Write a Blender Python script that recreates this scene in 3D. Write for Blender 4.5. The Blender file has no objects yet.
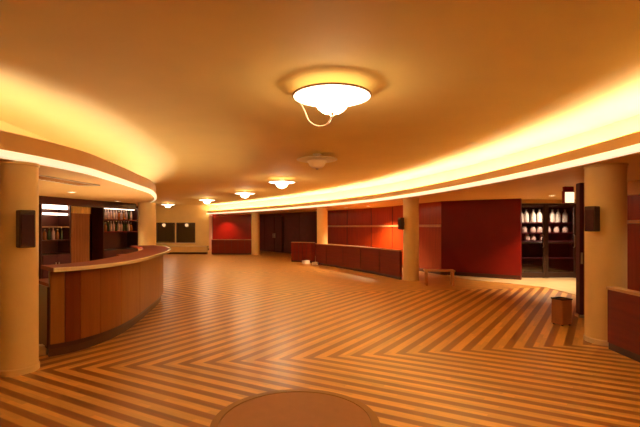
import bpy, bmesh, math, random
from mathutils import Vector, Matrix
random.seed(7)
S = bpy.context.scene
COL = S.collection
PI = math.pi
EYE = 1.6

# ------------------------------------------------------------------ materials
def new_mat(name):
    m = bpy.data.materials.new(name); m.use_nodes = True
    nt = m.node_tree; nt.nodes.clear()
    out = nt.nodes.new('ShaderNodeOutputMaterial')
    b = nt.nodes.new('ShaderNodeBsdfPrincipled')
    nt.links.new(b.outputs[0], out.inputs[0])
    return m, nt, b

def mat(name, col, rough=0.5, metal=0.0, var=0.12, scale=6.0, stretch=(1, 1, 1), spec=0.5, coat=0.0, bump=0.0):
    """noise-varied plain material"""
    m, nt, b = new_mat(name)
    tc = nt.nodes.new('ShaderNodeTexCoord'); mp = nt.nodes.new('ShaderNodeMapping')
    mp.inputs['Scale'].default_value = stretch
    nt.links.new(tc.outputs['Object'], mp.inputs[0])
    n = nt.nodes.new('ShaderNodeTexNoise'); n.inputs['Scale'].default_value = scale; n.inputs['Detail'].default_value = 4
    nt.links.new(mp.outputs[0], n.inputs['Vector'])
    r = nt.nodes.new('ShaderNodeValToRGB')
    r.color_ramp.elements[0].position = 0.3; r.color_ramp.elements[1].position = 0.7
    r.color_ramp.elements[0].color = (*[c * (1 - var) for c in col], 1)
    r.color_ramp.elements[1].color = (*[min(1, c * (1 + var)) for c in col], 1)
    nt.links.new(n.outputs['Fac'], r.inputs[0]); nt.links.new(r.outputs[0], b.inputs['Base Color'])
    b.inputs['Roughness'].default_value = rough; b.inputs['Metallic'].default_value = metal
    b.inputs['Specular IOR Level'].default_value = spec
    b.inputs['Coat Weight'].default_value = coat
    if bump:
        bp = nt.nodes.new('ShaderNodeBump'); bp.inputs['Strength'].default_value = bump; bp.inputs['Distance'].default_value = 0.01
        nt.links.new(n.outputs['Fac'], bp.inputs['Height']); nt.links.new(bp.outputs[0], b.inputs['Normal'])
    return m

def emit(name, col, strength):
    m, nt, b = new_mat(name)
    b.inputs['Base Color'].default_value = (0.8, 0.75, 0.65, 1)
    b.inputs['Emission Color'].default_value = (*col, 1)
    b.inputs['Emission Strength'].default_value = strength
    b.inputs['Roughness'].default_value = 0.4
    return m

def parquet():
    m, nt, b = new_mat('herringbone parquet')
    N, L = nt.nodes, nt.links
    def M(op, a, c=None, d=None):
        n = N.new('ShaderNodeMath'); n.operation = op
        for i, v in enumerate((a, c, d)):
            if v is None: continue
            if isinstance(v, (int, float)): n.inputs[i].default_value = v
            else: L.new(v, n.inputs[i])
        return n.outputs[0]
    g = N.new('ShaderNodeNewGeometry'); sx = N.new('ShaderNodeSeparateXYZ'); L.new(g.outputs['Position'], sx.inputs[0])
    X, Y = sx.outputs[0], sx.outputs[1]
    a = math.radians(8.9); Yo = M('SUBTRACT', Y, 5.25)
    u = M('ADD', M('MULTIPLY', X, math.cos(a)), M('MULTIPLY', Yo, math.sin(a)))
    v = M('SUBTRACT', M('MULTIPLY', Yo, math.cos(a)), M('MULTIPLY', X, math.sin(a)))
    W = 5.0
    pp = M('PINGPONG', v, W)
    slant = M('ADD', 0.90, M('MULTIPLY', M('LESS_THAN', v, 0.0), 0.40))
    s = M('SUBTRACT', u, M('MULTIPLY', pp, slant))                       # constant along a strip
    t = M('ADD', u, pp)                            # along the strip
    per = 0.295
    k = M('DIVIDE', s, per)
    fr = M('FRACT', k); cell = M('FLOOR', k)
    # plank ids: each strip is made of two rows of short planks
    row = M('FLOOR', M('MULTIPLY', k, 4))
    wn0 = N.new('ShaderNodeTexWhiteNoise'); wn0.noise_dimensions = '1D'; L.new(row, wn0.inputs['W'])
    pl = M('FLOOR', M('ADD', M('DIVIDE', t, 0.75), M('MULTIPLY', wn0.outputs['Value'], 7)))
    cb = N.new('ShaderNodeCombineXYZ'); L.new(row, cb.inputs[0]); L.new(pl, cb.inputs[1])
    L.new(M('FLOOR', M('DIVIDE', v, W)), cb.inputs[2])
    wn = N.new('ShaderNodeTexWhiteNoise'); wn.noise_dimensions = '3D'; L.new(cb.outputs[0], wn.inputs['Vector'])
    # dark strip mask with slightly soft edges
    d1 = N.new('ShaderNodeMapRange'); d1.interpolation_type = 'SMOOTHSTEP'
    L.new(M('ABSOLUTE', M('SUBTRACT', fr, 0.5)), d1.inputs[0])
    d1.inputs[1].default_value = 0.18; d1.inputs[2].default_value = 0.28; d1.inputs[3].default_value = 1; d1.inputs[4].default_value = 0
    mix = N.new('ShaderNodeMix'); mix.data_type = 'RGBA'
    L.new(d1.outputs[0], mix.inputs['Factor'])
    mix.inputs['A'].default_value = (0.68, 0.35, 0.075, 1); mix.inputs['B'].default_value = (0.27, 0.080, 0.009, 1)
    # plank tint and fine grain
    hsv = N.new('ShaderNodeHueSaturation'); L.new(mix.outputs['Result'], hsv.inputs['Color'])
    L.new(M('ADD', M('MULTIPLY', wn.outputs['Value'], 0.34), 0.83), hsv.inputs['Value'])
    cg = N.new('ShaderNodeCombineXYZ'); L.new(M('MULTIPLY', s, 40), cg.inputs[0]); L.new(M('MULTIPLY', t, 3), cg.inputs[1])
    gr = N.new('ShaderNodeTexNoise'); gr.inputs['Scale'].default_value = 1.0; L.new(cg.outputs[0], gr.inputs['Vector'])
    hs2 = N.new('ShaderNodeHueSaturation'); L.new(hsv.outputs[0], hs2.inputs['Color'])
    L.new(M('ADD', M('MULTIPLY', gr.outputs['Fac'], 0.3), 0.85), hs2.inputs['Value'])
    L.new(hs2.outputs[0], b.inputs['Base Color'])
    L.new(M('ADD', M('MULTIPLY', wn.outputs['Value'], 0.06), 0.34), b.inputs['Roughness'])
    b.inputs['Coat Weight'].default_value = 0.3; b.inputs['Coat Roughness'].default_value = 0.3
    return m

def veneer(name, c0, c1, rough=0.3, axis='Z', coat=0.3):
    """wood veneer: long grain along an axis"""
    m, nt, b = new_mat(name)
    tc = nt.nodes.new('ShaderNodeTexCoord'); mp = nt.nodes.new('ShaderNodeMapping')
    mp.inputs['Scale'].default_value = (9, 9, 0.7) if axis == 'Z' else (0.8, 0.8, 12)
    nt.links.new(tc.outputs['Object'], mp.inputs[0])
    n = nt.nodes.new('ShaderNodeTexNoise'); n.inputs['Scale'].default_value = 1.6; n.inputs['Detail'].default_value = 6
    nt.links.new(mp.outputs[0], n.inputs['Vector'])
    r = nt.nodes.new('ShaderNodeValToRGB')
    r.color_ramp.elements[0].position = 0.3; r.color_ramp.elements[1].position = 0.72
    r.color_ramp.elements[0].color = (*c0, 1); r.color_ramp.elements[1].color = (*c1, 1)
    nt.links.new(n.outputs['Fac'], r.inputs[0]); nt.links.new(r.outputs[0], b.inputs['Base Color'])
    b.inputs['Specular IOR Level'].default_value = 0.25; b.inputs['Roughness'].default_value = rough; b.inputs['Coat Weight'].default_value = coat; b.inputs['Coat Roughness'].default_value = 0.15
    return m

def glass_mat(name, col, mixf):
    m = bpy.data.materials.new(name); m.use_nodes = True
    nt = m.node_tree; nt.nodes.clear()
    out = nt.nodes.new('ShaderNodeOutputMaterial')
    t = nt.nodes.new('ShaderNodeBsdfTransparent'); t.inputs[0].default_value = (*col, 1)
    g = nt.nodes.new('ShaderNodeBsdfGlossy'); g.inputs['Roughness'].default_value = 0.05
    mx = nt.nodes.new('ShaderNodeMixShader'); mx.inputs[0].default_value = mixf
    nt.links.new(t.outputs[0], mx.inputs[1]); nt.links.new(g.outputs[0], mx.inputs[2]); nt.links.new(mx.outputs[0], out.inputs[0])
    return m

WARM = (1.0, 0.70, 0.38)
M_FLOOR = parquet()
M_STONE = mat('pale stone', (0.66, 0.50, 0.28), 0.3, var=0.1, scale=3)
M_CEIL = mat('ceiling plaster', (0.83, 0.66, 0.25), 0.75, var=0.02, scale=2)
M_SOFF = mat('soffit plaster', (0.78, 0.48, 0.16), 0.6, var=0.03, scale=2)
M_COVE = mat('cove plaster', (0.86, 0.80, 0.66), 0.7, var=0.02, scale=2)
M_FASC = mat('fascia paint', (0.62, 0.34, 0.11), 0.45, var=0.04, scale=3)
M_COLUMN = mat('column plaster', (0.78, 0.56, 0.24), 0.5, var=0.04, scale=3)
M_YELLOW = mat('yellow wall paint', (0.80, 0.62, 0.27), 0.6, var=0.04, scale=2)
M_MAROON = mat('dark red lacquer', (0.16, 0.004, 0.002), 0.42, var=0.15, scale=1.2, coat=0.05, spec=0.3)
M_RED = mat('bright red lacquer', (0.30, 0.005, 0.003), 0.25, var=0.15, scale=1.5, coat=0.4)
M_DARK = mat('dark brown stain', (0.06, 0.012, 0.006), 0.35, var=0.25, scale=4, stretch=(1, 1, 0.2))
M_PURPLE = mat('purple brown stain', (0.07, 0.006, 0.010), 0.5, var=0.2, scale=3)
M_PANEL = veneer('red orange wall veneer', (0.24, 0.022, 0.002), (0.33, 0.036, 0.003), 0.45, coat=0.1)
M_LOW = veneer('brown red partition veneer', (0.14, 0.010, 0.0015), (0.19, 0.015, 0.002), 0.45, axis='X', coat=0.1)
M_RAIL = mat('rail wood', (0.50, 0.26, 0.12), 0.3, var=0.1)
M_BAR_A = veneer('golden bar veneer', (0.27, 0.095, 0.014), (0.33, 0.125, 0.020), 0.35, coat=0.1)
M_BAR_B = veneer('red brown bar veneer', (0.15, 0.026, 0.005), (0.18, 0.034, 0.006), 0.32, coat=0.1)
M_BAR_C = veneer('orange bar veneer', (0.24, 0.07, 0.012), (0.29, 0.09, 0.016), 0.32, coat=0.1)
M_TOP = veneer('red wood worktop', (0.20, 0.024, 0.006), (0.27, 0.036, 0.008), 0.6, axis='X', coat=0.0)
M_EDGE = mat('pale worktop edge', (0.80, 0.62, 0.38), 0.25, var=0.05)
M_KICK = mat('toe kick', (0.09, 0.028, 0.008), 0.5, var=0.1)
M_BLACK = mat('black plastic', (0.035, 0.016, 0.012), 0.5, var=0.1, scale=20)
M_SPK = mat('brown speaker cabinet', (0.07, 0.03, 0.015), 0.5, var=0.15, scale=20)
M_CLOTHG = mat('speaker cloth', (0.06, 0.012, 0.014), 0.8, var=0.3, scale=90, bump=0.3)
M_METAL = mat('brushed steel', (0.55, 0.48, 0.40), 0.3, metal=1.0, var=0.1, scale=20)
M_FRAME = mat('dark door frame', (0.05, 0.022, 0.014), 0.35, var=0.1)
M_WHITE = mat('white enamel', (0.82, 0.76, 0.66), 0.35, var=0.02)
M_PALE = mat('pale ceramic', (0.85, 0.74, 0.64), 0.3, var=0.1)
M_DISC = mat('brown floor disc', (0.34, 0.135, 0.035), 0.6, var=0.06, scale=8)
M_DISCR = mat('olive brown rim', (0.30, 0.13, 0.022), 0.5, var=0.06, scale=8)
M_GOLD = mat('gold curtain', (0.36, 0.13, 0.03), 0.6, var=0.15, scale=5, stretch=(8, 8, 0.4))
M_BENCH = mat('bench wood', (0.58, 0.28, 0.12), 0.35, var=0.15, scale=5)
M_BIN = mat('bin brown', (0.36, 0.13, 0.035), 0.4, var=0.1)
M_BINL = mat('bin liner dark', (0.04, 0.014, 0.010), 0.5, var=0.1)
M_GLASS = glass_mat('tinted door glass', (0.72, 0.66, 0.60), 0.10)
M_WGLASS = glass_mat('window glass', (0.55, 0.45, 0.35), 0.12)
M_BOT_G = mat('green bottle glass', (0.04, 0.06, 0.015), 0.1, var=0.1)
M_BOT_A = mat('amber bottle glass', (0.35, 0.10, 0.02), 0.12, var=0.1)
M_BOT_C = mat('clear pale glass', (0.62, 0.42, 0.36), 0.15, var=0.1)
E_COVE_R = emit('cove lamp right', (1.0, 0.92, 0.74), 20)
E_COVE_L = emit('cove lamp left', (1.0, 0.98, 0.92), 6.5)
E_STRIP_R = emit('lip lamp right', (1.0, 0.84, 0.54), 0.52)
E_STRIP_L = emit('lip lamp left', (1.0, 0.84, 0.54), 0.45)
E_DISH = emit('lit glass dish', (1.0, 0.82, 0.58), 3.0)
E_CAP_FILL = emit('dish cap added glow', (1.0, 0.70, 0.38), 0.8)  # glow added to weaken the ring shadow on the ceiling
E_BOWL = emit('lit glass bowl', (1.0, 0.86, 0.64), 8.0)
E_DOWN = emit('downlight lens', (1.0, 0.75, 0.42), 6.0)
E_BAR_FILL = emit('bar soffit fill', (1.0, 0.82, 0.50), 34.0)  # added fill for the soffit underside above the bar
E_TUBE = emit('bar tube', (1.0, 0.74, 0.55), 3.0)
E_EXIT = emit('lit exit lamp', (1.0, 0.80, 0.45), 0.9)
E_GLOBE = emit('globe lamp', (1.0, 0.80, 0.60), 2.5)

# ------------------------------------------------------------------ mesh builder
class MB:
    def __init__(self): self.v = []; self.f = []
    def add(self, vs, fs):
        o = len(self.v); self.v += [tuple(p) for p in vs]; self.f += [tuple(i + o for i in f) for f in fs]; return self
    def box(self, cx, cy, cz, sx, sy, sz, rz=0.0):
        c, s = math.cos(rz), math.sin(rz); vs = []
        for dz in (-1, 1):
            for dx, dy in ((-1, -1), (1, -1), (1, 1), (-1, 1)):
                x, y = dx * sx / 2, dy * sy / 2
                vs.append((cx + x * c - y * s, cy + x * s + y * c, cz + dz * sz / 2))
        return self.add(vs, [(3, 2, 1, 0), (4, 5, 6, 7), (0, 1, 5, 4), (1, 2, 6, 5), (2, 3, 7, 6), (3, 0, 4, 7)])
    def lathe(self, prof, cx=0, cy=0, seg=40, close=True):
        """prof: (r, z) list bottom to top; ends capped"""
        n = len(prof); vs = []
        for r, z in prof:
            for k in range(seg):
                a = 2 * PI * k / seg; vs.append((cx + r * math.cos(a), cy + r * math.sin(a), z))
        fs = []
        for i in range(n - 1):
            for k in range(seg):
                k2 = (k + 1) % seg
                fs.append((i * seg + k, i * seg + k2, (i + 1) * seg + k2, (i + 1) * seg + k))
        if close:
            fs.append(tuple(reversed(range(seg)))); fs.append(tuple((n - 1) * seg + k for k in range(seg)))
        return self.add(vs, fs)
    def tube(self, path, r, seg=8):
        P = [Vector(p) for p in path]; vs = []; fs = []
        for i, p in enumerate(P):
            t = (P[min(i + 1, len(P) - 1)] - P[max(i - 1, 0)]).normalized()
            up = Vector((0, 0, 1)) if abs(t.z) < 0.9 else Vector((1, 0, 0))
            a = t.cross(up).normalized(); b = t.cross(a).normalized()
            for k in range(seg):
                q = p + (a * math.cos(2 * PI * k / seg) + b * math.sin(2 * PI * k / seg)) * r; vs.append(q)
        for i in range(len(P) - 1):
            for k in range(seg):
                k2 = (k + 1) % seg
                fs.append((i * seg + k, (i + 1) * seg + k, (i + 1) * seg + k2, i * seg + k2))
        fs.append(tuple(range(seg))); fs.append(tuple(reversed([(len(P) - 1) * seg + k for k in range(seg)])))
        return self.add(vs, fs)
    def sweep(self, poly, prof):
        """closed profile (offset along left normal, z) swept along an open plan polyline"""
        nv = normals(poly); n = len(prof); vs = []; fs = []
        for (x, y), (nx, ny) in zip(poly, nv):
            for o, z in prof: vs.append((x + nx * o, y + ny * o, z))
        for i in range(len(poly) - 1):
            for k in range(n):
                k2 = (k + 1) % n
                fs.append((i * n + k, i * n + k2, (i + 1) * n + k2, (i + 1) * n + k))
        fs.append(tuple(reversed(range(n)))); fs.append(tuple((len(poly) - 1) * n + k for k in range(n)))
        return self.add(vs, fs)
    def prism(self, pts, z0, z1):
        n = len(pts)
        vs = [(x, y, z0) for x, y in pts] + [(x, y, z1) for x, y in pts]
        fs = [tuple(reversed(range(n))), tuple(range(n, 2 * n))] + [(i, (i + 1) % n, n + (i + 1) % n, n + i) for i in range(n)]
        return self.add(vs, fs)
    def build(self, name, m, parent=None, bevel=0.0, smooth=False, bseg=2):
        me = bpy.data.meshes.new(name); me.from_pydata(self.v, [], self.f); me.materials.append(m)
        bm = bmesh.new(); bm.from_mesh(me); bmesh.ops.recalc_face_normals(bm, faces=bm.faces); bm.to_mesh(me); bm.free()
        o = bpy.data.objects.new(name, me); COL.objects.link(o)
        if parent is not None: o.parent = parent
        if smooth:
            for p in me.polygons: p.use_smooth = True
            me.set_sharp_from_angle(angle=math.radians(35))
        if bevel:
            b = o.modifiers.new('bevel', 'BEVEL'); b.width = bevel; b.segments = bseg; b.limit_method = 'ANGLE'
        return o

def normals(poly):
    out = []
    for i in range(len(poly)):
        a = poly[max(i - 1, 0)]; b = poly[min(i + 1, len(poly) - 1)]
        dx, dy = b[0] - a[0], b[1] - a[1]; l = math.hypot(dx, dy) or 1
        out.append((-dy / l, dx / l))
    return out
def offs(poly, d): return [(x + nx * d, y + ny * d) for (x, y), (nx, ny) in zip(poly, normals(poly))]
def spline(pts, n=10):
    P = [Vector(p) for p in pts]; P = [P[0] * 2 - P[1]] + P + [P[-1] * 2 - P[-2]]; out = []
    for i in range(1, len(P) - 2):
        p0, p1, p2, p3 = P[i - 1:i + 3]
        for k in range(n):
            t = k / n
            q = 0.5 * ((2 * p1) + (p2 - p0) * t + (2 * p0 - 5 * p1 + 4 * p2 - p3) * t * t + (3 * p1 - p0 - 3 * p2 + p3) * t ** 3)
            out.append((q.x, q.y))
    out.append((P[-2].x, P[-2].y)); return out

def tag(o, label, cat, group=None, kind=None):
    o['label'] = label; o['category'] = cat
    if group: o['group'] = group
    if kind: o['kind'] = kind
    return o
def empty(name, loc, rz=0.0):
    o = bpy.data.objects.new(name, None); o.empty_display_size = 0.1
    COL.objects.link(o); o.location = loc; o.rotation_euler = (0, 0, rz); return o
def kids(o): return [c for c in COL.objects if c.parent == o]
def copy_tree(o, parent=None):
    c = o.copy(); COL.objects.link(c)
    if parent is not None: c.parent = parent
    for ch in kids(o): copy_tree(ch, c)
    return c
def struct(o): o['kind'] = 'structure'; return o
def light(name, kind, loc, energy, col, size=0.1, spot=None, blend=0.6, parent=None, rot=(0, 0, 0)):
    d = bpy.data.lights.new(name, kind); d.energy = energy; d.color = col
    if kind in ('SPOT', 'POINT'): d.shadow_soft_size = size
    if kind == 'AREA': d.size = size
    if spot: d.spot_size = spot; d.spot_blend = blend
    o = bpy.data.objects.new(name, d); COL.objects.link(o); o.location = loc; o.rotation_euler = rot
    if parent is not None: o.parent = parent
    return o

# ------------------------------------------------------------------ plan curves
ZC = 3.09                        # ceiling
ZR, ZL = 2.46, 2.31              # soffit undersides right / left
CR = spline([(2.4, -7), (3.5, -1.2), (3.98, 5.95), (2.75, 12.88), (0.10, 18.75), (-3.72, 24.65), (-7.45, 29.45)], 12)   # right columns
LR = offs(CR, 0.36)              # inner lip, right (left normal points into the hall)
LL = spline([(-5.6, -7), (-5.0, -2.5), (-3.95, 2.2), (-3.30, 4.35), (-3.13, 5.5), (-3.20, 6.4), (-3.42, 7.9), (-3.75, 9.6),
             (-4.75, 12.1), (-6.9, 15.6), (-9.8, 18.7), (-13.0, 21.0)], 8)                     # inner lip, left
# ------------------------------------------------------------------ floor, ceiling
struct(MB().prism([(-13.4, -7.2), (12, -7.2), (12, 31), (-13.4, 31)], -0.12, 0).build('floor', M_FLOOR))
struct(MB().prism([(-13.4, -7.2), (12, -7.2), (12, 31), (-13.4, 31)], ZC, ZC + 0.12).build('ceiling', M_CEIL))
# soffits (dropped ceilings behind the lips)
def strip_slab(a, b, z0, z1):
    """slab between two equally long plan polylines"""
    m = MB(); n = len(a); vs = []
    for (x, y), (p, q) in zip(a, b): vs += [(x, y, z0), (p, q, z0), (p, q, z1), (x, y, z1)]
    fs = []
    for i in range(n - 1):
        for k in range(4): fs.append((i * 4 + k, i * 4 + (k + 1) % 4, (i + 1) * 4 + (k + 1) % 4, (i + 1) * 4 + k))
    fs += [(3, 2, 1, 0), tuple((n - 1) * 4 + k for k in range(4))]
    return m.add(vs, fs)
LR2 = offs(CR, 0.33); LL2 = offs(LL, 0.03)
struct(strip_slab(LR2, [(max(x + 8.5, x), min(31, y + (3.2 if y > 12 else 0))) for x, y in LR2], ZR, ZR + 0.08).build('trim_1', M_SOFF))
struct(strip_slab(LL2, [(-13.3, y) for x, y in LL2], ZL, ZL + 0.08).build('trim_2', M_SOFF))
# fascias with a rounded upper edge
def prof_fascia(o, z0, z1, t=0.04):
    return [(o, z0), (o + t, z0), (o + t, z1 - 0.012), (o + t - 0.012, z1), (o + 0.012, z1), (o, z1 - 0.012)]
struct(MB().sweep(CR, prof_fascia(0.33, ZR + 0.09, ZR + 0.24)).build('trim_3', M_FASC))
struct(MB().sweep(LL, [(-o, z) for o, z in prof_fascia(-0.03, ZL + 0.09, ZL + 0.29)]).build('trim_4', M_FASC))
# cove back walls between soffit and ceiling
struct(MB().sweep(CR, [(-0.30, ZR + 0.05), (-0.24, ZR + 0.05), (-0.24, ZC), (-0.30, ZC)]).build('trim_5', M_CEIL))
struct(MB().sweep(LL, [(1.30, ZL + 0.05), (1.36, ZL + 0.05), (1.36, ZC), (1.30, ZC)]).build('trim_6', M_CEIL))
# cove lamps and lip light strips
tag(MB().sweep(CR, [(0.13, ZR + 0.10), (0.21, ZR + 0.10), (0.21, ZR + 0.15), (0.13, ZR + 0.15)]).build('cove_light', E_COVE_R),
    'long curved cove lamp washing the ceiling above the right-hand soffit', 'cove light', 'curved cove lamps')
tag(MB().sweep(LL, [(0.12, ZL + 0.10), (0.20, ZL + 0.10), (0.20, ZL + 0.15), (0.12, ZL + 0.15)]).build('cove_light', E_COVE_L),
    'dimmer curved cove lamp washing the ceiling above the bar soffit', 'cove light', 'curved cove lamps')
tag(MB().sweep(CR, [(0.335, ZR + 0.004), (0.385, ZR + 0.004), (0.395, ZR + 0.015), (0.395, ZR + 0.078), (0.385, ZR + 0.088), (0.335, ZR + 0.088)]).build('light_strip', E_STRIP_R),
    'thin glowing strip along the lower lip of the right-hand soffit above the columns', 'light strip', 'glowing lip strips')
tag(MB().sweep(LL[:-20], [(0.025, ZL + 0.004), (-0.015, ZL + 0.004), (-0.025, ZL + 0.015), (-0.025, ZL + 0.078), (-0.015, ZL + 0.088), (0.025, ZL + 0.088)]).build('light_strip', E_STRIP_L),
    'thin glowing strip along the lower lip of the soffit above the bar', 'light strip', 'glowing lip strips')

# ------------------------------------------------------------------ outer walls
T = 0.15
def wall(name, pts, m, z0=0.0, z1=ZC, side=-1):
    o = MB().sweep(pts, [(0, z0), (side * T, z0), (side * T, z1), (0, z1)]).build(name, m); return struct(o)
WR = spline([(4.06, 14.30), (2.05, 19.95), (-1.95, 26.1), (-4.4, 29.5)], 10)
KW = next(i for i, p in enumerate(WR) if p[1] > 22.8)
wall('wall_right_curved', WR[:KW + 1], M_PANEL)
wall('wall_right_dark', WR[KW:], M_PURPLE)
wall('wall_right_maroon', [(6.04, 12.85), (4.06, 14.30)], M_MAROON)
wall('wall_right_near', [(5.35, -7), (5.75, 0), (5.9, 8.3)], M_PANEL)
wall('wall_recess_near', [(5.9, 8.3), (9.0, 8.3)], M_MAROON)
wall('wall_recess_side', [(9.0, 8.3), (9.0, 15.2)], M_MAROON)
wall('wall_recess_back', [(9.0, 15.2), (5.5, 15.2)], M_DARK)
wall('wall_back', [(-8.2, -7), (5.4, -7)], M_YELLOW)
wall('wall_left', [(-6.42, 9.55), (-7.1, 4), (-8.2, -7)], M_YELLOW)
wall('wall_left_far', [(-13.2, 21.4), (-11.0, 19.7), (-8.4, 17.0), (-6.0, 14.75)], M_YELLOW)
wall('wall_left_end', [(-13.2, 29.6), (-13.2, 21.4)], M_YELLOW)
# far end: yellow wall with two openings, red wall
YF = 29.5
wx = [(-11.30, -10.02), (-9.92, -8.62)]; wz = (0.52, 1.90)
m = MB()
xs = [-13.2, wx[0][0], wx[0][1], wx[1][0], wx[1][1], -7.62]
for a, b in ((xs[0], xs[1]), (xs[2], xs[3]), (xs[4], xs[5])): m.box((a + b) / 2, YF + T / 2, ZC / 2, b - a, T, ZC)
for a, b in wx:
    m.box((a + b) / 2, YF + T / 2, wz[0] / 2, b - a, T, wz[0]); m.box((a + b) / 2, YF + T / 2, (wz[1] + ZC) / 2, b - a, T, ZC - wz[1])
struct(m.build('wall_far', M_YELLOW))
struct(MB().box((-7.44 - 4.2) / 2, YF + 0.09, ZR / 2, 3.24, 0.15, ZR).build('wall_far_red', M_RED))
struct(MB().box(0, YF + .09, (ZR + .1 + ZC) / 2, 15.2, .15, ZC - ZR - .1).build('wall_far_upper', M_CEIL))
struct(MB().box(-7.53, YF - 0.06, ZR / 2, 0.17, 0.24, ZR).build('trim_7', mat('pale door jamb', (0.8, 0.45, 0.36), 0.4, var=0.03)))
struct(MB().box((-13.2 - 7.62) / 2, YF - 0.02, 0.06, 5.58, 0.03, 0.12).build('baseboard_far', M_KICK))
for i, (a, b) in enumerate(wx):
    fr = MB(); w = b - a; cx = (a + b) / 2; zc = sum(wz) / 2; h = wz[1] - wz[0]
    fr.box(a + .03, YF + .05, zc, .06, .12, h); fr.box(b - .03, YF + .05, zc, .06, .12, h)
    fr.box(cx, YF + .05, wz[0] + .03, w - .12, .12, .06); fr.box(cx, YF + .05, wz[1] - .03, w - .12, .12, .06)
    f = struct(fr.build('window_%d' % (i + 1), M_FRAME))
    MB().box(cx, YF + .06, zc, w - .12, .012, h - .12).build('pane', M_WGLASS, f)
    MB().box(cx, YF - .03, wz[0] - .03, w + .02, .10, .04).build('sill', M_WHITE, f)
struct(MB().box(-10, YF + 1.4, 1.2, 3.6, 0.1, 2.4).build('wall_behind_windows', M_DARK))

# red wall: dado rail on the curved wall and the near wall
struct(MB().sweep(WR[:KW + 1], [(0.0, 1.60), (0.035, 1.61), (0.035, 1.67), (0.0, 1.68)]).build('trim_8', M_RAIL))
struct(MB().sweep([(5.35, -7), (5.75, 0), (5.9, 8.3)], [(0.0, 1.66), (0.035, 1.67), (0.035, 1.72), (0.0, 1.73)]).build('trim_9', M_RAIL))
struct(MB().sweep([(5.35, -7), (5.75, 0), (5.9, 8.3)], [(0.0, 2.20), (0.10, 2.20), (0.10, 2.455), (0.0, 2.455)]).build('trim_10', M_FASC))
m = MB()                         # upright joints between wall panels
for i in range(3, len(WR) - 1, 3):
    (x, y) = WR[i]; (nx, ny) = normals(WR)[i]
    m.box(x + nx * .008, y + ny * .008, 1.22, .03, .016, 2.44, math.atan2(ny, nx) + PI / 2)
struct(m.build('trim_11', M_DARK))
struct(MB().sweep(WR, [(0.0, 0.0), (0.02, 0.0), (0.02, 0.10), (0.0, 0.11)]).build('baseboard_right', M_DARK))
struct(MB().sweep([(6.04, 12.85), (4.06, 14.30)], [(0.0, 0.0), (0.02, 0.0), (0.02, 0.12), (0.0, 0.13)]).build('baseboard_maroon', M_DARK))

# dark double door in the curved wall between the two far columns
def frame_at(o, p, q):           # place an empty so that local x runs p->q
    o.location = (*p, 0) if len(p) == 2 else p; o.rotation_euler = (0, 0, math.atan2(q[1] - p[1], q[0] - p[0]))
i = 24; p, q = WR[i], WR[i - 2]
d = empty('door_3', (0, 0, 0)); frame_at(d, offs(WR, 0.03)[i], offs(WR, 0.03)[i - 2]); struct(d)
MB().box(0.35, -0.0, 1.16, 1.9, .05, 2.32).build('door_frame', M_FRAME, d, .006)
for sx in (-.12, .82):
    lf = MB().box(sx, -0.045, 1.13, .86, .04, 2.2).build('door_leaf', M_PURPLE, d, .005)
    MB().box(sx + (.36 if sx < 0 else -.36), -0.10, 1.05, .03, .05, .30).build('handle', M_METAL, lf, .008)

# entrance recess: pale floor, glazed doors, display shelves behind
struct(MB().prism([(4.20, 14.15), (4.5, 12.9), (5.3, 12.1), (5.95, 11.2), (6.0, 9.9), (6.05, 8.32), (8.95, 8.32), (8.95, 14.2), (6.06, 14.2), (6.06, 12.8)], 0.0, 0.012).build('trim_12', M_STONE))
DX0, DX1, DY = 6.08, 8.98, 13.35
struct(MB().box((DX0 + DX1) / 2, DY, 2.40, DX1 - DX0, .12, .12).build('trim_13', M_FASC))
w = (DX1 - DX0) / 3
for k in range(3):
    x0 = DX0 + k * w; d = struct(empty('door_%d' % (k + 4), (x0 + w / 2, DY, 0.012)))
    fr = MB()
    for sx in (-1, 1): fr.box(sx * (w / 2 - .045), 0, 1.16, .08, .06, 2.32)
    fr.box(0, 0, .09, w - .17, .06, .16); fr.box(0, 0, 2.28, w - .17, .06, .08); fr.box(0, 0, 1.10, w - .17, .05, .05)
    fr.build('door_frame', M_FRAME, d, .006)
    MB().box(0, 0, .64, w - .18, .012, .90).build('pane', M_GLASS, d)
    MB().box(0, 0, 1.68, w - .18, .012, 1.10).build('pane', M_GLASS, d)
    MB().tube([(w / 2 - .10, -.03, .95), (w / 2 - .10, -.09, .98), (w / 2 - .10, -.09, 1.32), (w / 2 - .10, -.03, 1.35)], .013).build('handle', M_METAL, d, 0, True)
# display shelves
sh = empty('display_shelf', (7.45, 14.75, 0))
tag(sh, 'tall dark display shelves behind the glass doors holding rows of pale bottles', 'shelf')
m = MB(); m.box(-1.28, 0, 1.16, .06, .40, 2.32).box(1.28, 0, 1.16, .06, .40, 2.32).box(0, .19, 1.16, 2.5, .02, 2.32).box(0, 0, 2.30, 2.5, .40, .04)
m.build('carcass', M_DARK, sh, .004)
SZ = [0.55, 1.14, 1.41, 1.76]
for z in SZ: MB().box(0, -.01, z - .02, 2.5, .36, .035).build('shelf_board', M_PURPLE, sh, .003)
def bottle(name, prof, m, cap=None):
    o = empty(name, (0, 0, 0)); MB().lathe(prof, seg=14).build('body', m, o, 0, True)
    zt = prof[-1][1]; rt = prof[-1][0]
    MB().lathe([(rt * 1.25, zt - .012), (rt * 1.25, zt + .018)], seg=12).build('cap', cap or M_METAL, o)
    return o
P_TALL = [(.07, 0), (.085, .02), (.085, .26), (.06, .32), (.03, .37), (.028, .44)]
P_SQUAT = [(.075, 0), (.09, .02), (.09, .13), (.06, .18), (.05, .20)]
P_BAR = [(.036, 0), (.04, .01), (.04, .19), (.03, .23), (.014, .255), (.014, .31)]
pt = bottle('bottle', P_TALL, M_PALE); ps = bottle('bottle', P_SQUAT, M_BOT_C)
first = {}
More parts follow.
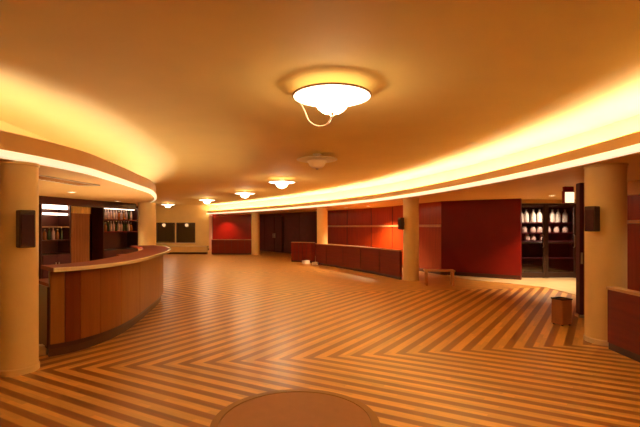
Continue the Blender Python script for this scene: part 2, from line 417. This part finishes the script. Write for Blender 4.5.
rown = {3: 'top', 2: 'middle', 1: 'lowest lit'}
for r, n, src in ((3, 10, pt), (2, 8, ps), (1, 5, ps)):
    for k in range(n):
        o = src if src.name not in first else copy_tree(src)
        first[src.name] = 1
        span = 2.2 if r != 1 else 1.3
        o.location = (7.45 - (0 if r != 1 else .35) - span / 2 + span * (k + .5) / n + random.uniform(-.03, .03), 14.70, SZ[r] - .0025)
        tag(o, {3: 'tall pale bottle on the top display shelf behind the glass doors', 2: 'squat pale jar on the middle display shelf behind the glass doors',
                1: 'squat pale jar on the low display shelf behind the glass doors'}[r], 'bottle', 'pale bottles on the %s display shelf' % rown[r])
ex = empty('hanging_lamp', (5.23, 9.0, 2.10))
tag(ex, 'small bright lamp box hanging from the soffit beside the tall dark red screen', 'lamp')
MB().box(0, 0, .13, .22, .10, .26).build('housing', M_RED, ex, .01)
MB().box(0, -.056, .12, .19, .012, .22).build('lit_face', E_EXIT, ex, .004)
MB().box(0, 0, .305, .20, .08, .09).build('ceiling_mount', M_RED, ex, .008)

# dark red folded screen standing next to the near column
ps_ = empty('folding_screen', (4.70, 7.6, 0), -0.25)
tag(ps_, 'tall narrow dark red folded screen standing behind the nearest right-hand column', 'screen')
for k in range(3): MB().box(-.07 + k * .07, 0, 1.215, .062, .20, 2.33).build('leaf', M_PURPLE if k != 1 else M_MAROON, ps_, .006)
MB().box(0, 0, .025, .24, .24, .05).build('foot', M_METAL, ps_, .006)
MB().box(-.07, -.115, 1.05, .03, .03, .2).build('handle', M_METAL, ps_, .006)

# ------------------------------------------------------------------ columns
def column(x, y, r, h, label, grp):
    o = empty('column', (x, y, 0))
    MB().lathe([(r, 0.07), (r, h)], seg=56).build('shaft', M_COLUMN, o, 0, True)
    MB().lathe([(r + .012, 0), (r + .012, .06), (r + .004, .07)], seg=56).build('base_ring', M_COLUMN if r < .24 else M_EDGE, o, 0, True)
    MB().lathe([(r + .003, h - .035), (r + .012, h - .03), (r + .012, h)], seg=56).build('collar', M_COLUMN, o, 0, True)
    return tag(o, label, 'column', grp)
G = 'round pale columns'
column(3.99, 5.97, .25, ZR, 'pale round column nearest on the right with a brown loudspeaker on its side', G)
column(2.75, 12.9, .235, ZR, 'pale round column at the right with the low wooden bench beside its foot', G)
column(0.10, 18.75, .235, ZR, 'slim pale round column at the far end of the long low red partition', G)
column(-3.72, 24.65, .235, ZR, 'most distant pale round column beside the bright red wall', G)
column(-3.38, 4.76, .205, ZL, 'pale round column at the left edge with a dark loudspeaker beside the bar end', G)
column(-5.10, 12.6, .245, ZL, 'pale round column standing behind the far end of the bar', G)

# loudspeakers on columns
def speaker(loc, rz, w, d, h, label):
    o = empty('loudspeaker', loc, rz)                 # local -y is the front
    MB().box(0, 0, h / 2, w, d, h).build('cabinet', M_SPK, o, .012)
    MB().box(0, -d / 2 - .006, h / 2 - .015, w - .03, .014, h - .07).build('grille', M_CLOTHG, o, .006)
    MB().box(0, d / 2 + .02, h / 2, .06, .06, .10).build('bracket', M_METAL, o)
    return tag(o, label, 'loudspeaker', 'loudspeakers on the columns')
def on_column(cx, cy, r, ang, d, z, w, h, label, turn=0):
    k = r + d / 2 + .04
    speaker((cx + math.cos(ang) * k, cy + math.sin(ang) * k, z), ang + PI / 2, w, d, h, label)
on_column(-3.38, 4.76, .205, math.radians(-40), .13, 1.38, .15, .40, 'dark loudspeaker on the column at the left edge of the hall')
on_column(3.99, 5.97, .25, math.radians(212), .14, 1.54, .14, .34, 'brown loudspeaker on the nearest right-hand column')
on_column(2.75, 12.9, .235, math.radians(200), .13, 1.52, .14, .36, 'small dark loudspeaker on the column with the bench beside it')

# ------------------------------------------------------------------ low partitions between the columns
def partition(pts, h, label, m=M_LOW, name='low_partition', grp='low partitions between the columns', t=.09):
    p0 = pts[0]; o = empty(name, (*p0, 0)); loc = [(x - p0[0], y - p0[1]) for x, y in pts]
    MB().sweep(loc, [(0, .09), (t, .09), (t, h - .035), (0, h - .035)]).build('panel', m, o, .004)
    MB().sweep(loc, [(-.02, h - .035), (t + .02, h - .035), (t + .02, h), (-.02, h)]).build('cap_rail', M_RAIL if m is M_LOW else m, o, .006)
    MB().sweep(loc, [(.015, 0), (t - .015, 0), (t - .015, .09), (.015, .09)]).build('plinth', M_DARK, o)
    L_ = 0
    nv = normals(loc); step = max(1, len(loc) // 5)
    for i in range(step, len(loc) - 1, step):
        (x, y), (nx, ny) = loc[i], nv[i]
        MB().box(x + nx * (t + .004), y + ny * (t + .004), h / 2 + .03, .012, .012, h - .14, math.atan2(ny, nx) + PI / 2).build('joint_strip', M_DARK, o)
    return tag(o, label, 'partition', grp)
def lerp(a, b, n=12): return [(a[0] + (b[0] - a[0]) * k / n, a[1] + (b[1] - a[1]) * k / n) for k in range(n + 1)]
def between(a, b, bulge=.0, n=14):
    l = lerp(a, b, n); dx, dy = b[0] - a[0], b[1] - a[1]; L_ = math.hypot(dx, dy)
    return [(x - dy / L_ * -bulge * 4 * (k / n) * (1 - k / n), y + dx / L_ * -bulge * 4 * (k / n) * (1 - k / n)) for k, (x, y) in enumerate(l)]
partition(between((2.50, 12.98), (-0.12, 18.35), .18), .90, 'long low red-brown partition between the bench column and the slim far column')
partition(between((3.60, -0.8), (3.86, 5.60), .04), .82, 'low dark red partition running from the nearest right-hand column to the right edge')
partition(lerp((-0.22, 19.1), (-1.28, 19.7)), .92, 'short low brown partition in front of the dark doorway')
partition(lerp((-3.98, 24.85), (-6.32, 25.0)), .88, 'low brown-red partition in front of the bright red far wall')
# pale ledge along the far yellow wall
lg = empty('ledge', (-7.48, 25.2, 0)); tag(lg, 'long low pale ledge with a dark plinth in front of the far yellow wall', 'ledge')
MB().box(-.65, .15, .27, 2.9, .34, .32).build('body', M_COLUMN, lg, .006)
MB().box(-.65, .15, .45, 2.96, .42, .05).build('top', M_EDGE, lg, .008)
MB().box(-.65, .16, .055, 2.86, .30, .11).build('plinth', M_DARK, lg)

# ------------------------------------------------------------------ low bench, bin, floor disc, small boxes
be = empty('bench', (3.27, 11.72, 0), -.12); tag(be, 'low slatted wooden bench on the floor right of the column', 'bench')
for k in range(4): MB().box(0, -.15 + k * .10, .41, .80, .075, .035).build('slat', M_BENCH, be, .006)
for sx in (-.35, .35):
    for sy in (-.14, .14): MB().box(sx, sy, .18, .05, .05, .36).build('leg', M_BENCH, be, .006)
    MB().box(sx, 0, .375, .05, .38, .035).build('crossbar', M_BENCH, be, .004)
bn = empty('waste_bin', (3.96, 7.0, 0), .35); bn.scale = (.8, .8, .98); tag(bn, 'small square brown waste bin on the floor beside the nearest right-hand column', 'bin')
m = MB()
for sx, sy, a, b in ((-.12, 0, .02, .26), (.12, 0, .02, .26), (0, -.12, .22, .02), (0, .12, .22, .02)): m.box(sx, sy, .225, a, b, .41)
m.box(0, 0, .03, .22, .22, .02); m.build('body', M_BIN, bn, .004)
MB().box(0, 0, .20, .20, .20, .32).build('liner', M_BINL, bn)
m = MB()
for sx, sy, a, b in ((-.125, 0, .03, .28), (.125, 0, .03, .28), (0, -.125, .22, .03), (0, .125, .22, .03)): m.box(sx, sy, .435, a, b, .02)
m.build('rim', M_BINL, bn, .003)
for sx in (-.1, .1):
    for sy in (-.1, .1): MB().box(sx, sy, .01, .03, .03, .02).build('foot', M_BLACK, bn)
dc = empty('floor_disc', (-.20, 3.50, 0)); tag(dc, 'large round smooth brown disc lying on the parquet in the foreground', 'floor disc')
MB().lathe([(.615, 0), (.615, .010)], seg=96).build('disc', M_DISC, dc)
m = MB(); seg = 96; vs = []; fs = []
for k in range(seg):
    a = 2 * PI * k / seg
    for r, z in ((.615, 0), (.69, 0), (.685, .012), (.618, .014)): vs.append((r * math.cos(a), r * math.sin(a), z))
for k in range(seg):
    for j in range(4): fs.append((k * 4 + j, ((k + 1) % seg) * 4 + j, ((k + 1) % seg) * 4 + (j + 1) % 4, k * 4 + (j + 1) % 4))
m.add(vs, fs).build('rim', M_DISCR, dc, 0, True)
def small_box(loc, s, rz, label):
    o = empty('carton', loc, rz)
    MB().box(0, 0, s[2] * .45, s[0], s[1], s[2] * .9).build('box', M_PALE, o, .005)
    MB().box(0, 0, s[2] * .95, s[0] * 1.04, s[1] * 1.04, s[2] * .1).build('lid', M_WHITE, o, .004)
    return tag(o, label, 'box', 'small pale cartons on the floor')
small_box((-.62, 18.75, 0), (.30, .2, .13), .3, 'small flat pale carton on the floor left of the slim far column')
small_box((-.20, 18.1, 0), (.24, .2, .11), -.2, 'small flat pale carton on the floor at the foot of the slim far column')
small_box((-3.50, 5.36, 0), (.13, .10, .12), .3, 'small pale carton on the floor between the left column and the bar end')

# ------------------------------------------------------------------ bar counter
CF = spline([(-3.30, 5.22), (-3.12, 5.42), (-2.98, 5.80), (-2.93, 6.3), (-2.98, 6.95), (-3.10, 7.7), (-3.32, 8.9), (-3.58, 9.75), (-4.05, 10.7), (-4.65, 11.45)], 8)
bar = empty('bar_counter', (-3.6, 7.5, 0))
tag(bar, 'long curved glossy wooden bar counter with a pale top edge', 'bar counter')
rel = lambda P: [(x + 3.6, y - 7.5) for x, y in P]
C = rel(CF); n = len(C); HT = 1.11
cuts = [0, 5, 10, 16, 24, 34, 46, 58, n - 1]
ms = [M_BAR_A, M_BAR_B, M_BAR_C, M_BAR_C, M_BAR_A, M_BAR_A, M_BAR_A, M_BAR_A]
for (a, b), mm in zip(zip(cuts, cuts[1:]), ms):
    seg_ = C[a:b + 1]
    # leave a 6 mm joint at each end
    def shrink(P, e=.003):
        p, q = Vector(P[0]), Vector(P[1]); P[0] = tuple(p + (q - p).normalized() * e)
        p, q = Vector(P[-1]), Vector(P[-2]); P[-1] = tuple(p + (q - p).normalized() * e); return P
    MB().sweep(shrink(list(seg_)), [(0, .16), (.03, .16), (.03, HT - .05), (0, HT - .05)]).build('front_panel', mm, bar, .002)
MB().sweep(C, [(.03, .10), (.06, .10), (.06, HT - .05), (.03, HT - .05)]).build('carcass', M_DARK, bar)
MB().sweep(C, [(.05, 0), (.09, 0), (.09, .13), (.05, .13)]).build('toe_kick', M_KICK, bar)
MB().sweep(C, [(-.17, HT - .05), (-.13, HT - .05), (-.13, HT), (-.17, HT)]).build('edge_band', M_EDGE, bar, .006)
MB().sweep(C, [(-.13, HT - .05), (.42, HT - .05), (.42, HT - .002), (-.13, HT - .002)]).build('worktop', M_TOP, bar)
MB().sweep(C, [(.50, 0), (.53, 0), (.53, .86), (.50, .86)]).build('back_panel', M_DARK, bar)
MB().sweep(C, [(.06, .86), (.75, .86), (.75, .90), (.06, .90)]).build('inner_worktop', M_TOP, bar)
(x, y) = C[0]; (nx, ny) = normals(C)[0]
MB().box(x + nx * .28, y + ny * .28, .48, .03, .44, .76, math.atan2(ny, nx) - PI / 2).build('end_panel', M_DARK, bar, .004)
(x, y) = C[-1]; (nx, ny) = normals(C)[-1]
MB().box(x + nx * .28, y + ny * .28, .48, .03, .44, .76, math.atan2(ny, nx) - PI / 2).build('end_panel', M_DARK, bar, .004)

# ------------------------------------------------------------------ back bar niche
A, B = Vector((-6.42, 9.55)), Vector((-5.62, 13.1))
dirn = (B - A).normalized(); nl = Vector((-dirn.y, dirn.x)); rz = math.atan2(dirn.y, dirn.x)
def NP(s, o): v = A + dirn * s + nl * o; return (v.x, v.y)
wall('wall_bar_header', [NP(0, 0), NP(3.6, 0)], M_DARK, 2.13, ZL, side=1)
wall('wall_bar_back', [NP(-1.3, 1.75), NP(5.6, 1.75)], M_PURPLE, 0, ZC, side=1)
wall('wall_bar_side', [NP(0, 0.05), NP(-0.05, 1.75)], M_YELLOW, 0, ZC, side=1)
wall('wall_bar_end', [NP(5.1, 1.75), NP(5.1, .78)], M_MAROON, 0, ZC, side=1)
Q = Vector((-7.2, 9.9)); 
def QP(s, off=0): v = Q + dirn * s + nl * off; return (v.x, v.y, 0)
# A: shelving with two lit tubes
cb = empty('back_bar_cabinet', QP(1.28), rz); tag(cb, 'tall dark back bar cabinet with two glowing white tube lamps', 'cabinet', 'cabinets behind the bar')
m = MB(); m.box(-.46, .15, 1.12, .04, .4, 2.24).box(.46, .15, 1.12, .04, .4, 2.24).box(0, .34, 1.12, .88, .02, 2.24).box(0, .15, 2.22, .88, .4, .04).box(0, .15, .45, .88, .38, .90)
m.build('carcass', M_DARK, cb, .004)
for z in (1.25, 1.60): MB().box(0, .15, z, .88, .36, .03).build('shelf_board', M_RAIL if z > 1.5 else M_DARK, cb, .003)
for z, hh in ((2.12, .11), (1.94, .055)): MB().box(0, .03, z, .86, .06, hh).build('tube_lamp', E_TUBE, cb, .02)
for sx in (-.22, .22): 
    dd = MB().box(sx, -.06, .47, .43, .02, .80).build('door', M_PURPLE, cb, .004)
    MB().box(sx - math.copysign(.17, sx), -.08, .62, .015, .03, .12).build('handle', M_METAL, dd)
# B: gold curtain
cu = empty('curtain', QP(2.17, .05), rz); tag(cu, 'gold pleated curtain hanging behind the bar between the two dark cabinets', 'curtain')
pts = [(-.37 + .74 * k / 64, .035 * math.sin(k * 2 * PI / 9)) for k in range(65)]
MB().sweep(pts, [(0, .55), (.012, .55), (.012, 2.02), (0, 2.02)]).build('cloth', M_GOLD, cu, 0, True)
MB().sweep([(-.37 + .74 * k / 64, .03 * math.sin(k * 2 * PI / 9) - .02) for k in range(65)], [(-.02, 1.98), (.0, 1.98), (.0, 2.17), (-.02, 2.17)]).build('valance', mat('gold valance', (.78, .48, .12), .5), cu, 0, True)
MB().tube([(-.385, 0, 2.19), (.385, 0, 2.19)], .016).build('rail', M_METAL, cu, 0, True)
MB().box(0, .04, .27, .76, .05, .54).build('base_board', M_DARK, cu)
# C: shelves with bottles
cc = empty('back_bar_shelf', QP(3.80), rz); tag(cc, 'wide dark back bar shelving with two rows of bottles beside the column', 'shelf')
m = MB(); m.box(-.80, .15, 1.12, .04, .4, 2.24).box(.80, .15, 1.12, .04, .4, 2.24).box(0, .34, 1.12, 1.56, .02, 2.24).box(0, .15, 2.22, 1.56, .4, .04).box(0, .15, .45, 1.56, .38, .90)
m.build('carcass', M_DARK, cc, .004)
for z in (1.45, 1.82): MB().box(0, .13, z, 1.56, .36, .03).build('shelf_board', M_MAROON, cc, .003)
MB().box(0, .02, 2.17, 1.4, .05, .03).build('tube_lamp', E_TUBE, cc, .01)
for sx in (-.39, .39):
    dd = MB().box(sx, -.06, .47, .76, .02, .80).build('door', M_PURPLE, cc, .004)
    MB().box(sx - math.copysign(.32, sx), -.08, .62, .015, .03, .12).build('handle', M_METAL, dd)
src = [bottle('bottle', P_BAR, M_BOT_C), bottle('bottle', [(r * 1.1, z * .85) for r, z in P_BAR], M_BOT_A), bottle('bottle', P_BAR, M_BOT_G)]
used = set()
kindw = ['clear', 'amber', 'dark green']
for r, (z, nm) in enumerate(((1.465, 'lower'), (1.835, 'upper'))):
    for k in range(12):
        q = random.choice([0, 0, 0, 1, 2]) if not (r == 0 and k < 3) else k
        o = src[q] if q not in used else copy_tree(src[q]); used.add(q)
        s = 3.80 - .66 + 1.32 * k / 11
        v = Q + dirn * s + nl * .10
        o.location = (v.x, v.y, z); o.rotation_euler = (0, 0, random.random() * 6)
        tag(o, '%s glass bottle on the %s shelf behind the bar near the far column' % (kindw[q], nm), 'bottle', '%s bottles on the %s back bar shelf' % (kindw[q], nm))
# a few bottles in the lit cabinet
for k in range(6):
    o = copy_tree(src[k % 3]); v = Q + dirn * (1.28 - .33 + .66 * k / 5) + nl * .12; z = 1.265
    o.location = (v.x, v.y, z)
    tag(o, '%s glass bottle in the dark cabinet under the glowing tube lamps' % kindw[k % 3], 'bottle', '%s bottles under the tube lamps' % kindw[k % 3])

tag(MB().sweep(CF[16:-6], [(.62, .902), (.66, .902), (.66, .93), (.62, .93)]).build('bar_fill_strip', E_BAR_FILL),
    'curved fill strip added out of view behind the raised bar edge to light the soffit', 'light strip')  # hidden glowing strip added to brighten the soffit over the bar
# ventilation grille in the bar soffit
vg = empty('vent_grille', (-3.95, 6.0, ZL - .02)); vg.rotation_euler = (0, 0, 1.52)
tag(vg, 'long pale slotted vent grille in the soffit above the bar', 'vent')
m = MB(); m.box(0, .17, .008, 2.4, .03, .016).box(0, -.17, .008, 2.4, .03, .016).box(-1.19, 0, .008, .03, .31, .016).box(1.19, 0, .008, .03, .31, .016)
m.build('frame', M_WHITE, vg)
m = MB()
for k in range(22): m.box(-1.1 + k * .105, 0, .010, .03, .31, .012)
m.build('slats', M_FASC, vg)

# ------------------------------------------------------------------ ceiling lamps
ZD = 2.96
def lamp(lit):
    o = empty('ceiling_lamp', (0, 0, ZC))
    d = ZD - ZC
    MB().lathe([(.06, d + .02), (.05, -.03), (.09, -.012), (.09, 0)], seg=32).build('stem', M_WHITE, o, 0, True)
    MB().lathe([(.20, d - .012), (.36, d - .004), (.405, d + .012), (.405, d + .020), (.36, d + .012), (.10, d + .018)], seg=64).build('dish', E_DISH if lit else M_WHITE, o, 0, True)
    MB().lathe([(.404, d + .0215), (.36, d + .03), (.12, d + .05), (.062, d + .052)], seg=64).build('added_cap', E_CAP_FILL if lit else M_WHITE, o, 0, True)  # unseen cap added to block the upward halo, with a slight fill glow
    m = MB(); seg = 64; vs = []; fs = []
    for k in range(seg):
        a = 2 * PI * k / seg
        for r, z in ((.402, d + .006), (.415, d + .010), (.415, d + .024), (.402, d + .024)): vs.append((r * math.cos(a), r * math.sin(a), z))
    for k in range(seg):
        for j in range(4): fs.append((k * 4 + j, ((k + 1) % seg) * 4 + j, ((k + 1) % seg) * 4 + (j + 1) % 4, k * 4 + (j + 1) % 4))
    m.add(vs, fs).build('rim', M_RAIL if lit else M_WHITE, o, 0, True)
    MB().lathe([(.03, d - .165), (.10, d - .15), (.15, d - .11), (.18, d - .045), (.20, d - .012)], seg=48).build('bowl', E_BOWL if lit else M_WHITE, o, 0, True)
    MB().lathe([(.012, d - .19), (.025, d - .185), (.03, d - .165)], seg=20).build('finial', M_METAL, o, 0, True)
    if lit:
        light('bulb', 'POINT', (0, 0, d - .22), 16, WARM, .12, parent=o)
    return o
spots = [(.126, 4.5), (-.06, 8.73), (-1.17, 13.1), (-3.07, 17.46), (-5.77, 21.8), (-9.33, 26.2)]
names_ = ['nearest glowing dish lamp hanging under the ceiling with a loose looping cable', 'unlit dish lamp under the ceiling, second in the row from the front',
          'lit dish lamp under the ceiling, third in the row just behind the unlit one', 'small lit dish lamp under the ceiling, fourth in the row from the front',
          'small lit dish lamp under the ceiling, fifth in the row near the cove end', 'farthest lit dish lamp in the row in front of the yellow wall']
on = lamp(True); off = lamp(False)
for k, (x, y) in enumerate(spots):
    o = off if k == 1 else (on if k == 0 else copy_tree(on))
    o.location = (x, y, ZC)
    tag(o, names_[k], 'ceiling lamp', 'dish lamps along the ceiling')
# loose cable of the nearest lamp (points relative to the lamp)
def cpt(px, py, d): return ((px - 320) / 427 * d - .126, d - 4.5, EYE + (227 - py) / 427 * d - ZC)
path = spline([(301, 104), (305, 112), (309, 121), (317, 126), (326, 125), (331, 119), (333, 112)], 4)
MB().tube([cpt(px, py, 4.69 - .31 * i / (len(path) - 1)) for i, (px, py) in enumerate(path)], .009, 8).build('loose_cable', M_RAIL, on, 0, True)

# recessed downlights in the soffits (the one over the display shelves is added light)
def downlight(x, y, z, energy, label, spot=1.9, col=WARM):
    o = empty('downlight', (x, y, z)); o.location.z -= .0
    m = MB(); seg = 32; vs = []; fs = []
    for k in range(seg):
        a = 2 * PI * k / seg
        for r, zz in ((.06, 0), (.085, 0), (.085, -.008), (.06, -.014)): vs.append((r * math.cos(a), r * math.sin(a), zz))
    for k in range(seg):
        for j in range(4): fs.append((k * 4 + j, ((k + 1) % seg) * 4 + j, ((k + 1) % seg) * 4 + (j + 1) % 4, k * 4 + (j + 1) % 4))
    m.add(vs, fs).build('trim_ring', M_WHITE, o, 0, True)
    MB().lathe([(.060, -.006), (.060, -.001)], seg=24).build('lens', E_DOWN, o)
    light('beam', 'SPOT', (0, 0, -.03), energy, col, .05, spot, .7, o)
    return tag(o, label, 'downlight', 'recessed downlights in the soffits')
downlight(1.95, 17.3, ZR, 650, 'recessed downlight in the soffit over the orange wall panels', 2.3)
downlight(1.15, 18.9, ZR, 60, 'recessed downlight in the soffit behind the slim far column')
downlight(6.3, 11.6, ZR, 330, 'recessed downlight over the pale entrance floor by the glass doors')
downlight(7.5, 14.0, ZR, 190, 'added downlight brightening the display shelves behind the glass doors', 2.6, (1, .9, .78))  # unseen lamp added to brighten the pale bottles
downlight(-5.0, 8.6, ZL, 70, 'recessed downlight in the soffit above the middle of the bar')
downlight(-5.5, 11.6, ZL, 40, 'recessed downlight in the soffit above the far end of the bar')
downlight(-6.4, 28.95, ZR, 110, 'recessed downlight in the soffit over the bright red far wall')
downlight(5.0, 5.2, ZR, 25, 'recessed downlight in the soffit behind the nearest right-hand partition')
# globe lamps in the far windows
for k, x in enumerate((-10.95, -9.35)):
    g = empty('globe_lamp', (x, YF + .45, 1.74))
    MB().lathe([(.02, -.12), (.08, -.10), (.12, -.03), (.12, .03), (.08, .10), (.03, .12)], seg=24).build('globe', E_GLOBE, g, 0, True)
    MB().tube([(0, 0, .12), (0, 0, ZC - 1.74)], .01).build('stem', M_METAL, g, 0, True)
    tag(g, ['small round globe lamp seen in the left far window', 'small round globe lamp seen in the right far window'][k], 'lamp', 'globe lamps in the far windows')

# ------------------------------------------------------------------ world, camera, view
w = bpy.data.worlds.new('World'); S.world = w; w.use_nodes = True
w.node_tree.nodes['Background'].inputs[0].default_value = (0.02, 0.012, 0.006, 1); w.node_tree.nodes['Background'].inputs[1].default_value = 0.2
cd = bpy.data.cameras.new('Camera'); cam = bpy.data.objects.new('Camera', cd); COL.objects.link(cam)
cam.location = (0, 0, EYE); cam.rotation_euler = (PI / 2, 0, 0)
cd.sensor_width = 36; cd.lens = 36 * 427 / 640; cd.shift_y = 13.5 / 640; cd.clip_end = 200
S.camera = cam
vs_ = S.view_settings; vs_.view_transform = 'Standard'; vs_.look = 'None'; vs_.exposure = 0.92; vs_.gamma = 1.0; vs_.use_curve_mapping = False
S.cycles.max_bounces = 10; S.cycles.diffuse_bounces = 6; S.cycles.sample_clamp_indirect = 6
S.cycles.use_denoising = True
